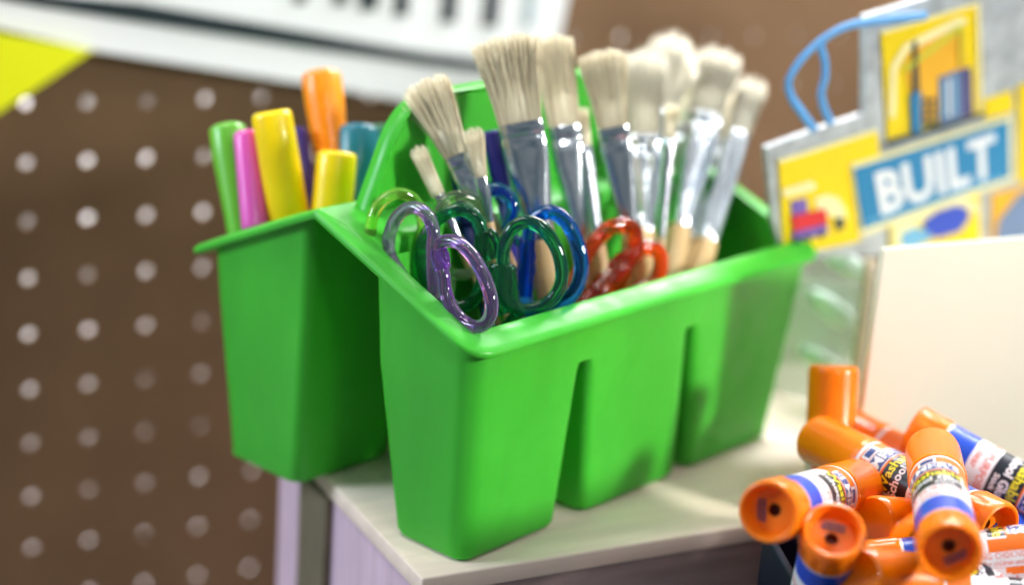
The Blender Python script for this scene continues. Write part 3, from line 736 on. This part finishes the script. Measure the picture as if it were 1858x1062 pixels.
# lettering
a0, b0, a1_, b1 = sp([(1586, 315), (1806, 240), (1600, 392), (1808, 318)], 2.35)
Vv, Ff = text_mesh('BUILT', 1.0, .035, .0, 1.0, space=1.02)
xs = [v.x for v in Vv]; ys = [v.y for v in Vv]; x0, x1, y0, y1 = min(xs), max(xs), min(ys), max(ys)
def bil(v):
    s, t = (v.x-x0)/(x1-x0), (y1-v.y)/(y1-y0)
    return (a0*(1-s)+b0*s)*(1-t)+(a1_*(1-s)+b1*s)*t
bm = bmesh.new(); add_raw(bm, Vv, Ff, bil, 0); obj('lettering', bm, SWHITE, pn, smooth=False)
rnd = random.Random(5); x = 1575
bm = bmesh.new()
while x < 1815:
    wd = rnd.uniform(5, 9); yb = 406-(x-1575)*.335
    prism(bm, sp([(x, yb-8), (x+wd, yb-8-wd*.33), (x+wd, yb-wd*.33), (x, yb)], 2.25), SN, .0002); x += wd+rnd.uniform(4, 9)
obj('small_print', bm, SSKY, pn, smooth=False)
pn = plate('mixer_panel', [(1612, 392), (1640, 388), (1690, 362), (1775, 352), (1778, 460), (1612, 460)], SYEL, .2)
plate('pale_arc', [(1618, 410), (1650, 396), (1690, 368), (1740, 356), (1772, 366), (1772, 392), (1750, 372), (1700, 380), (1660, 410), (1640, 450), (1618, 450)], SPALE, 1.1, .0003, pn)
plate('mixer_drum', [(1676, 402), (1700, 384), (1735, 372), (1756, 378), (1758, 398), (1740, 420), (1700, 432), (1680, 424)], SCOB, 1.5, .0003, pn)
plate('mixer_cab', [(1634, 425), (1660, 412), (1682, 418), (1690, 434), (1660, 448), (1636, 448)], SSKY, 1.5, .0003, pn)
plate('side_panel', [(1785, 180), (1834, 163), (1838, 200), (1786, 215)], SYEL, .2)
plate('side_panel', [(1846, 155), (1920, 130), (1920, 330), (1846, 330)], SYEL, .3)
pn = plate('corner_panel', [(1798, 352), (1920, 322), (1920, 440), (1798, 440)], SORANGE, .2)
plate('office_block', [(1812, 400), (1850, 350), (1920, 330), (1920, 436), (1806, 436)], SSLATE, 1.1, .0003, pn)
for i in range(3):
    plate('window_strip', [(1708+i*11, 148-i*4), (1713+i*11, 146-i*4), (1714+i*11, 212-i*3), (1709+i*11, 214-i*3)], SWHITE if i == 1 else SSKY, 2.0, .0002, sign)
for x, y in ((1448, 436), (1466, 432), (1490, 426)):
    plate('truck_wheel', [(x+6*math.cos(k*math.pi/5), y+6*math.sin(k*math.pi/5)) for k in range(10)], SDARK, 2.4, .0002, sign)
plate('panel_edge', [(1597, 56), (1776, 2), (1777, 8), (1598, 62)], SPALE, 1.1, .0003)
plate('panel_edge', [(1410, 290), (1590, 233), (1590, 239), (1411, 296)], SPALE, 1.1, .0003)
plate('panel_edge', [(1771, 8), (1777, 6), (1782, 200), (1776, 202)], SPALE, 1.15, .0003)
# ribbon loops
RIB = mat('sky_blue_ribbon', (.10, .36, .74), .4, noise=.1, nscale=100)
root = thing('ribbon', 'light blue ribbon looped over the top left of the cardboard sign', 'ribbon')
for pts in ([(1478, 236), (1455, 205), (1436, 176), (1431, 148), (1446, 118), (1470, 90), (1500, 66), (1540, 46), (1600, 36), (1680, 28)], [(1508, 224), (1497, 200), (1490, 170), (1497, 140), (1497, 112), (1490, 84), (1496, 70)]):
    bm = bmesh.new(); P3 = [on(x, y, P1+SN*.0045, SN) for x, y in pts]
    tube(bm, catmull(P3, False, 5), .0016, .0007, SN, False, 10); obj('strand', bm, RIB, root)
# display card behind the sign
bm = bmesh.new()
BKD = at(1800, 100, .74)
PALEB = mat('pale_grey_blue_card', (.50, .58, .60), .5, noise=.05)
nn = BN
root = thing('display_card', 'pale blue grey card with white and lime patch behind the cardboard sign', 'card')
def bk(pts, k): return [on(x, y, BKD+nn*k, nn) for x, y in pts]
bm = bmesh.new(); prism(bm, bk([(1770, -120), (1960, -120), (1960, 300), (1770, 300)], 0), nn, .002); obj('card', bm, PALEB, root, smooth=False)

bm = bmesh.new(); prism(bm, bk([(1812, 62), (1960, 40), (1960, 160), (1796, 150)], .0022), nn, .0006); obj('white_patch', bm, WHITE, root, smooth=False)
bm = bmesh.new(); prism(bm, bk([(1846, 98), (1880, 70), (1960, 80), (1960, 118), (1838, 116)], .003), nn, .0006); obj('lime_patch', bm, SLIME, root, smooth=False)
